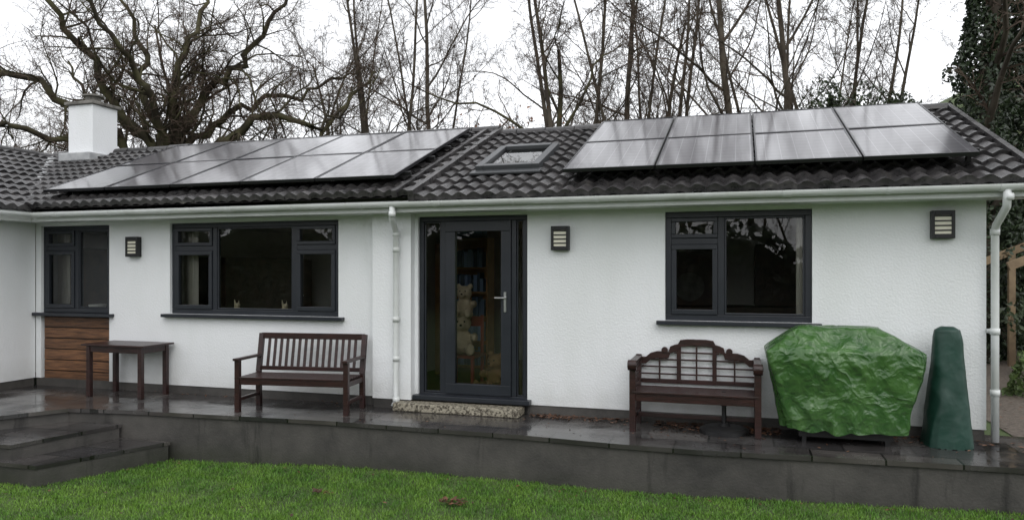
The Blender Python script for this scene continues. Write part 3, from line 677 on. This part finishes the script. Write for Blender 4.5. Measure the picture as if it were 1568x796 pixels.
gm=pm('grass_blade',(.055,.150,.012),(.135,.255,.028),scale=1.3,rough=.6,island=.5,detail=2)
def grass_patch():
    mb=MB()
    for i in range(5200):
        x,y=U(-.53,.53),U(-.53,.53); h=U(.018,.048)*(1+.4*noise.noise(Vector((x*5,y*5,0)))); a=U(0,6.28); w_=U(.0022,.004); l=U(-.025,.025); l2=U(-.025,.025)
        c,s_=math.cos(a)*w_,math.sin(a)*w_; o=len(mb.v)
        mb.v+=[(x-c,y-s_,0),(x+c,y+s_,0),(x+c*.7+l*.4,y+s_*.7+l2*.4,h*.6),(x-c*.7+l*.4,y-s_*.7+l2*.4,h*.6),(x+l,y+l2,h)]
        mb.f+=[(o,o+1,o+2,o+3),(o+3,o+2,o+4)]
    return mb
G=empty('lawn_grass'); gp=grass_patch(); first=gp.obj('grass_tuft',gm,G)
k=0
for ix in range(-10,6):
    for iy in range(2,8):
        x,y=ix+.5,iy+.5-.3
        if ix<-8 and iy>4: continue
        if k==0: ob=first
        else:
            ob=bpy.data.objects.new('grass_tuft',first.data); COL.objects.link(ob); ob.parent=G
        k+=1; z=gh(x,y)
        sl_=.018 if abs(x+2.5)<5 else 0
        ob.location=(x,y,z-.004); ob.rotation_euler=(0,-math.atan(sl_),0)
        ob.rotation_euler.z=0 if k%2 else math.pi
        if not k%2: ob.rotation_euler.y=math.atan(sl_)

# ------------------------------------------------------------------ leaves
def add_leaf(mb,p,s,flat=False):
    if flat: n=Vector((U(-.3,.3),U(-.3,.3),1)).normalized()
    else: n=Vector((U(-1,1),U(-1,1),U(-.4,1))).normalized()
    a=n.orthogonal().normalized(); a=Matrix.Rotation(U(0,6.28),3,n)@a; b=n.cross(a); o=len(mb.v); p=Vector(p)
    mb.v+=[p-a*s,p+b*s*.5+n*s*.12,p+a*s,p-b*s*.5+n*s*.12]; mb.f.append((o,o+1,o+2,o+3))
fl=MB()
def scat(n,x0,x1,y0,y1,zf,s=.03,gx=None):
    for i in range(n):
        x=U(x0,x1); y=U(y0,y1) if gx is None else y1-abs(random.gauss(0,gx)); add_leaf(fl,(x,y,zf(x,y)+U(.004,.02)),U(.5,1.2)*s,True)
z0f=lambda x,y:.003
scat(200,-2.35,-1.2,8.1,8.38,z0f,.032,.09); scat(420,-.9,.4,7.9,8.38,z0f,.032,.2); scat(60,-5,2.3,7.3,8.3,z0f,.02); scat(60,-8,-4.5,8,8.38,z0f,.02,.05); scat(60,1.4,2.6,7.9,8.38,z0f,.03,.15); scat(120,2.6,4.2,8.5,11,lambda x,y:.0,.03)
for i in range(110): x,y=U(-8,4),U(4.5,7.2); add_leaf(fl,(x,y,gh(x,y)+.045),U(.015,.035),True)
for i in range(45): x=U(-8,4); y=7.15+U(-.12,.05); add_leaf(fl,(x,y,gh(x,y)+.03),U(.015,.03),True)
for i in range(30): x,y=-2.55+U(-.12,.12),6.4+U(-.06,.06); add_leaf(fl,(x,y,gh(x,y)+U(.04,.08)),.035,True)
for i in range(18): x,y=-3.9+U(-.1,.1),6.35+U(-.05,.05); add_leaf(fl,(x,y,gh(x,y)+U(.04,.08)),.03,True)
fl.obj('fallen_leaves',simple_leaf('dead_leaf',(.09,.04,.02),.6,.5))

# ------------------------------------------------------------------ trees
UP=Vector((0,0,1))
def rv(): return Vector((random.gauss(0,1),random.gauss(0,1),random.gauss(0,1)))
def branch(mb,tw,p,d,L,r,lev,c,tips=None):
    n=c['seg'][lev]; st=L/n; wig=c['wig'][lev]; tr=c['trop'][lev]; pts=[p.copy()]; ds=[d.copy()]
    for i in range(n):
        d=(d+rv()*wig+UP*tr).normalized(); p=p+d*st; pts.append(p.copy()); ds.append(d.copy())
    tp=c['taper'][lev]; rads=[r*(1-tp*i/n) for i in range(n+1)]
    (mb if lev<=c['barklev'] else tw).tube(pts,rads,c['k'][lev],False)
    if lev<c['max']:
        nch=c['nch'][lev]; st0=c['start'][lev]
        for j in range(nch):
            f=st0+(1-st0)*(j+R())/nch; x=f*n; i=min(int(x),n-1); q=pts[i].lerp(pts[i+1],x-i); dd=ds[i+1]
            ang=math.radians(random.gauss(c['ang'][lev],12)); ax=dd.orthogonal().normalized(); ax=Matrix.Rotation(U(0,6.28),3,dd)@ax
            cd=(Matrix.Rotation(ang,3,ax)@dd).normalized()
            rr=max(rads[i]*U(.34,.56),c['rmin']); ll=L*c['ratio'][lev]*U(.6,1.15)*(1.05-.55*f)
            branch(mb,tw,q,cd,ll,rr,lev+1,c,tips)
def finish(name,mb,tw,mat,loc,rot=0,sc=1):
    e=empty(name,loc,(0,0,rot)); e.scale=(sc,sc,sc); a=mb.obj('trunk_and_limbs',mat,e,smooth=True); b=tw.obj('twigs',M['twig'],e); return e,a,b
def inst(src,name,loc,rot,sc):
    e=empty(name,loc,(U(-.05,.05),U(-.05,.05),rot)); e.scale=(sc,sc,sc*U(.95,1.1))
    for s in src[1:3]:
        ob=bpy.data.objects.new(s.name.split('.')[0],s.data); COL.objects.link(ob); ob.parent=e
    return e
slim=dict(seg=[14,9,6,4,2],wig=[.04,.13,.17,.2,.2],trop=[.03,.06,.05,.04,.03],taper=[.82,.8,.8,.7,.6],k=[8,5,3,3,3],nch=[19,9,8,6],start=[.18,.15,.12,.1],ang=[40,40,42,44],ratio=[.34,.46,.5,.5],rmin=.0045,barklev=1,max=4)
gnar=dict(seg=[8,9,6,4,3],wig=[.10,.24,.30,.30,.28],trop=[.03,.05,.03,.03,.02],taper=[.45,.75,.8,.7,.6],k=[9,6,4,3,3],nch=[9,10,9,7],start=[.35,.2,.15,.1],ang=[48,48,50,50],ratio=[.75,.5,.48,.5],rmin=.005,barklev=1,max=4)
def make(cfg,Ht,r,mat,loc,name,lean=(0,0),rot=0):
    a,b=MB(),MB(); branch(a,b,Vector((0,0,-.3)),Vector((lean[0],lean[1],1)).normalized(),Ht,r,0,cfg); return finish(name,a,b,mat,loc,rot)
def fork(cfg,Ht,r,mat,loc,name,n=3,sp=.16):
    a,b=MB(),MB(); a.tube([Vector((0,0,-.4)),Vector((0,0,.6)),Vector((0,0,1.3))],[r*1.5,r*1.3,r*1.2],8)
    for i in range(n):
        an=6.28*i/n+U(-.4,.4); branch(a,b,Vector((0,0,1.1)),Vector((math.cos(an)*sp,math.sin(an)*sp,1)).normalized(),Ht*U(.85,1.05),r*U(.7,.95),0,dict(cfg,nch=[12,8,8,6]))
    return finish(name,a,b,mat,loc,0)
def gz(x,y): return (x,y,gh(x,y))
def oak():
    a,b=MB(),MB(); c=dict(gnar); c['nch']=[0,12,9,6]; c['wig']=[.1,.22,.30,.3,.28]
    trunk=[Vector(q) for q in [(0,0,-.5),(.05,0,1.5),(-.05,.05,3.0),(0,0,4.2),(.05,0,5.2)]]
    a.tube(trunk,[.5,.42,.38,.33,.24],12)
    limbs=[[(0,0,3.6),(1.2,-.2,4.5),(2.6,-.5,4.9),(3.8,-.3,5.3),(4.7,-.4,6.6),(5.6,-.4,7.6)],
     [(0,0,4.4),(1.2,.4,5.9),(2.4,.6,6.6),(3.8,.3,7.0),(5.2,.5,7.7)],
     [(.05,0,4.8),(.9,.2,6.4),(1.9,-.4,7.4),(2.7,-.8,8.8),(3.6,-1,10)],
     [(.05,0,5.0),(.3,-.4,6.8),(.9,-.2,8.6),(.7,.3,10.4)],
     [(0,0,5.1),(-.5,.3,6.6),(-.6,.6,8.2),(-1.5,.9,9.8)],
     [(0,0,4.7),(-1.1,-.2,6.1),(-2.0,-.6,7.6),(-3.1,-.6,8.8),(-3.9,-.8,9.6)],
     [(0,0,4.2),(-1.5,.4,5.5),(-3.0,.2,6.5),(-4.4,.6,6.7),(-5.6,.5,7.5)],
     [(0,0,3.7),(-1.6,-.4,4.7),(-3.2,-.8,5.2),(-4.8,-1.0,5.0),(-6.0,-.9,5.7)],
     [(0,0,4.5),(.6,1.5,6.0),(.5,3,7.2),(1.2,4,8.5)],[(0,0,4.5),(-.8,1.6,5.8),(-1.8,2.8,6.6),(-2.6,3.8,8)],
     [(0,0,4.3),(1.4,-.6,5.2),(2.6,-1.2,5.9),(3.6,-1.6,5.6),(4.5,-1.8,6.3)],[(0,0,4.8),(-.4,-1.2,6.4),(-1.3,-2,7.6),(-2,-2.4,9)]]
    for l in limbs:
        pts=[Vector(q) for q in l]; fine=[]
        for i in range(len(pts)-1):
            for t in range(5):
                f=t/5; p0=pts[max(i-1,0)];p1=pts[i];p2=pts[i+1];p3=pts[min(i+2,len(pts)-1)]
                q=.5*((2*p1)+(p2-p0)*f+(2*p0-5*p1+4*p2-p3)*f*f+(3*p1-p0-3*p2+p3)*f**3)
                fine.append(q+rv()*.085*(i+f>0))
        fine.append(pts[-1]); n=len(fine)-1; r0=U(.10,.15); rads=[r0*(1-.8*i/n) for i in range(n+1)]; a.tube(fine,rads,8,False)
        for j in range(23):
            f=.10+.9*(j+R())/23; i=min(int(f*n),n-1); dd=(fine[i+1]-fine[i]).normalized(); ax=Matrix.Rotation(U(0,6.28),3,dd)@dd.orthogonal().normalized()
            cd=(Matrix.Rotation(math.radians(U(30,75)),3,ax)@dd+UP*.35).normalized()
            branch(a,b,fine[i].copy(),cd,U(1.4,2.8)*(1.1-.3*f),max(rads[i]*U(.3,.5),.02),2,dict(c,nch=[0,0,12,8],barklev=2))
    return finish('oak_tree',a,b,M['bark_moss'],(-14.6,16,-.1),math.radians(42))
OAK=oak()
S1=fork(slim,13,.10,M['bark'],gz(-10.4,20),'ash_tree',3)
S2=make(slim,16,.11,M['bark'],gz(.2,18),'ash_tree',(0,.02))
S3=fork(dict(slim,ang=[34,36,40,42]),12.5,.075,M['bark'],gz(-2.6,20),'ash_tree',2,.12)
G1=make(dict(gnar,taper=[.75,.75,.8,.7,.6]),7.5,.16,M['bark_moss'],gz(-5.6,18),'oak_tree',(.1,0))
G2=make(dict(gnar,wig=[.08,.18,.24,.28,.28],taper=[.8,.75,.8,.7,.6]),9,.14,M['bark'],gz(-27,22),'oak_tree',(-.1,0),1)
SL=[S1,S2,S3]; GL=[G1,G2]
for x,y,s,q in [(-9.0,21.5,.95,2),(-10.3,24,1.1,1),(-4.6,20,1.0,0),(-3.8,23,1.1,1),(-1.9,22.5,1.0,0),(.9,23.5,1.15,2),(1.75,19,.9,1),(2.7,22,1.1,2),(4.0,26,1.0,0)]:
    inst(SL[q],'ash_tree',gz(x,y),U(0,6.28),s)
for x,y,s,q in [(-24,20,1,0),(-20.5,25,1.2,1),(-7.4,24,1.0,0),(-17,30,1.3,1),(-3.2,27,1.1,1),(-19,19.5,.9,0)]:
    inst(GL[q],'oak_tree',gz(x,y),U(0,6.28),s)
WD=empty('distant_woodland')
for i in range(16):
    x=-52+i*5.2+U(-1.5,1.5); y=U(34,48); s=(SL+GL)[i%5]; sc=U(.8,1.15)
    if x>12: y=U(48,70)
    rr=U(0,6.28)
    for q in s[1:3]:
        ob=bpy.data.objects.new('woodland_tree',q.data); COL.objects.link(ob); ob.parent=WD; ob.location=gz(x,y); ob.rotation_euler=(0,0,rr); ob.scale=(sc,sc,sc)
WB=empty('garden_boundary_woodland')
for i in range(10):
    x,y=(-32+i*5.5,U(-30,-18)) if i<9 else (2.4,-20); s=(SL+GL)[i%5] if i<9 else G2; sc=U(.7,1.0) if i<9 else .7; rr=U(0,6.28)
    for q in s[1:3]:
        ob=bpy.data.objects.new('woodland_tree',q.data); COL.objects.link(ob); ob.parent=WB; ob.location=gz(x,y); ob.rotation_euler=(0,0,rr); ob.scale=(sc,sc,sc)
hb=MB()  # unseen hedge behind the camera, added and shaped to darken the window reflections
def htop(x): return (4.4+1.6*noise.noise(Vector((x*.15,0,0)))+1.0*noise.noise(Vector((x*.6,3,0))))*(1-.45*math.exp(-((x-2.2)/2.0)**2))
for i in range(16000):
    x=U(-60,40); z=U(0,1)**.8*htop(x); y=-15+2.0*noise.noise(Vector((x*.3,z*.5,0)))+U(-.6,.9)
    add_leaf(hb,(x,y,gh(x,y)+z),U(.14,.3))
n=200
o=len(hb.v)
for i in range(n+1):
    x=-60+100*i/n
    for j in range(7):
        z=(htop(x)-.5)*j/6; hb.v.append((x,-15.6+2.0*noise.noise(Vector((x*.3,z*.5,0)))+.3*noise.noise(Vector((x*2,z*2,5))),gh(x,-15)+z-.3))
for i in range(n):
    for j in range(6): q=o+i*7+j; hb.f.append((q,q+7,q+8,q+1))
hb.obj('unseen_reflection_hedge',M['leafd'])
def shrub(name,c,blobs,n,s,mat,stems=True):
    e=empty(name,c); mb=MB()
    for i in range(n):
        b=random.choice(blobs); v=rv().normalized()*(U(.35,1)**.5); q=Vector((b[0]+v.x*b[3],b[1]+v.y*b[4],b[2]+v.z*b[5]))
        q+=Vector((noise.noise(q*1.7),noise.noise(q*1.7+Vector((9,0,0))),noise.noise(q*1.7+Vector((0,9,0)))))*.55
        add_leaf(mb,q,U(.6,1.3)*s)
    mb.obj('foliage',mat,e)
    if stems:
        t=MB(); 
        for b in blobs: t.tube([Vector((b[0]*.3,b[1]*.3,-.3)),Vector((b[0]*.6,b[1]*.7,b[2]*.5)),Vector((b[0],b[1],b[2]))],[.07,.05,.02],6)
        t.obj('stems',M['bark'],e)
shrub('holly_bush',(1.9,17.5,0),[(0,0,3.2,1.0,.9,1.6),(.7,.2,4.9,.5,.5,.8),(-.3,0,4.9,.4,.5,.9),(.1,0,4.2,.8,.7,1.2),(1.4,.3,4.2,.7,.6,1.2)],9000,.05,M['leaf'])
shrub('laurel_bush',(4.7,18.8,0),[(0,0,3.2,1.2,1,1.6),(1.4,0,3.6,1.1,1,1.7),(-1.2,.4,3.6,1,1,1.5),(.2,.3,4.6,.9,.8,.8),(2.3,.2,4.6,1,1,1.3)],14000,.06,M['leaf'])
shrub('laurel_bush',(5.0,13.8,0),[(0,0,.7,.7,.6,.8),(1,.5,1.1,.9,.8,1.1),(.2,3,1.2,1,.8,1.3),(1.5,2.5,1.8,1,1,1.7),(-.6,3.6,1.7,.7,.7,1.3)],9000,.05,M['leaf'])
shrub('fern_clump',(3.9,11.6,0),[(0,0,.25,.35,.4,.35),(.5,.8,.3,.5,.5,.4),(.9,-.2,.3,.5,.4,.4)],2600,.05,M['fern'],False)
a,b=MB(),MB()
branch(a,b,Vector((0,0,-.3)),Vector((-.02,0,1)),13,.24,0,dict(slim,nch=[14,8,6,4]))
e,_,_=finish('ivy_clad_tree',a,b,M['bark'],gz(4.45,16.2))
iv=MB()
for i in range(26000):
    z=U(0,1)*10.5; rad=(.62+.5*noise.noise(Vector((0,0,z*.8)))+.25*(z<5))*(1.05-z/16); an=U(0,6.28); rr=rad*U(.3,1)**.5*(1+.8*noise.noise(Vector((math.cos(an)*1.5,math.sin(an)*1.5,z*1.3))))
    add_leaf(iv,(math.cos(an)*rr,math.sin(an)*rr,z),U(.035,.07))
iv.obj('ivy',M['leafd'],e)
e=empty('ivy_clad_tree',gz(5.5,17)); iv=MB(); tt=MB(); tt.tube([Vector((0,0,-.3)),Vector((.1,0,4)),Vector((0,.1,8)),Vector((.2,0,11))],[.2,.16,.1,.04],8); tt.obj('trunk_and_limbs',M['bark'],e,smooth=True)
for i in range(16000):
    z=U(0,1)*10; rad=(.75+.6*noise.noise(Vector((4,0,z*.7))))*(1.05-z/15); an=U(0,6.28); rr=rad*U(.3,1)**.5*(1+.9*noise.noise(Vector((math.cos(an)*1.5+5,math.sin(an)*1.5,z*1.2))))
    add_leaf(iv,(math.cos(an)*rr,math.sin(an)*rr,z),U(.04,.08))
iv.obj('ivy',M['leafd'],e)
rl=MB()
for i in range(420):
    v=rv()*.9; add_leaf(rl,(-5.7+v.x*.8,17.6+v.y*.5,4.75+v.z*.4),U(.035,.065))
for t in range(3): rl.tube([Vector((-5.7+U(-.6,.6),17.6,0)),Vector((-5.7+U(-.8,.8),17.6,3)),Vector((-5.7+U(-.9,.9),17.6,5.2))],[.05,.04,.01],5)
rl.obj('beech_sapling',M['russet'])

# ------------------------------------------------------------------ world, sun, camera
wd=bpy.data.worlds.new('World'); scene.world=wd; wd.use_nodes=True; nt=wd.node_tree; N=nt.nodes;L=nt.links
bg=N['Background']; sky=N.new('ShaderNodeTexSky'); sky.sky_type='NISHITA'; sky.sun_disc=False; sky.sun_elevation=math.radians(48); sky.sun_rotation=math.radians(150)
sky.dust_density=3; sky.air_density=1.2
hs=N.new('ShaderNodeHueSaturation'); hs.inputs['Saturation'].default_value=.25; hs.inputs['Value'].default_value=1.3; L.new(sky.outputs[0],hs.inputs['Color'])
mxs=N.new('ShaderNodeMixRGB'); mxs.inputs[0].default_value=.8; L.new(hs.outputs[0],mxs.inputs[1]); mxs.inputs[2].default_value=(12.9,13.1,13.5,1)
tc=N.new('ShaderNodeTexCoord'); mp=N.new('ShaderNodeMapping'); mp.inputs['Scale'].default_value=(1,1,2.5); L.new(tc.outputs['Generated'],mp.inputs[0])
cn=N.new('ShaderNodeTexNoise'); cn.inputs['Scale'].default_value=2.2; cn.inputs['Detail'].default_value=3; L.new(mp.outputs[0],cn.inputs['Vector'])
cr=N.new('ShaderNodeMapRange'); cr.inputs['From Min'].default_value=.3; cr.inputs['From Max'].default_value=.7; cr.inputs['To Min'].default_value=.78; cr.inputs['To Max'].default_value=1.22; L.new(cn.outputs[0],cr.inputs[0])
mm=N.new('ShaderNodeVectorMath'); mm.operation='SCALE'; L.new(mxs.outputs[0],mm.inputs[0]); L.new(cr.outputs[0],mm.inputs['Scale']); L.new(mm.outputs[0],bg.inputs['Color'])
bg.inputs['Strength'].default_value=.12
sd=bpy.data.lights.new('sun','SUN'); sd.energy=.6; sd.angle=math.radians(35); sd.color=(1,.97,.93); so=bpy.data.objects.new('sun',sd); COL.objects.link(so)
az=math.radians(150); el=math.radians(48)
dirv=Vector((math.sin(az)*math.cos(el),math.cos(az)*math.cos(el),math.sin(el)))
so.rotation_euler=dirv.to_track_quat('Z','Y').to_euler(); so.location=(5,-5,20)
cd=bpy.data.cameras.new('camera'); co=bpy.data.objects.new('camera',cd); COL.objects.link(co); scene.camera=co
co.location=(0,0,1.69); co.rotation_euler=(math.radians(90),0,math.radians(17.2)); cd.sensor_width=36; cd.lens=26; cd.shift_y=.0108; cd.clip_end=2000; cd.clip_start=.05
scene.view_settings.view_transform='Standard'; scene.view_settings.look='None'; scene.view_settings.exposure=0
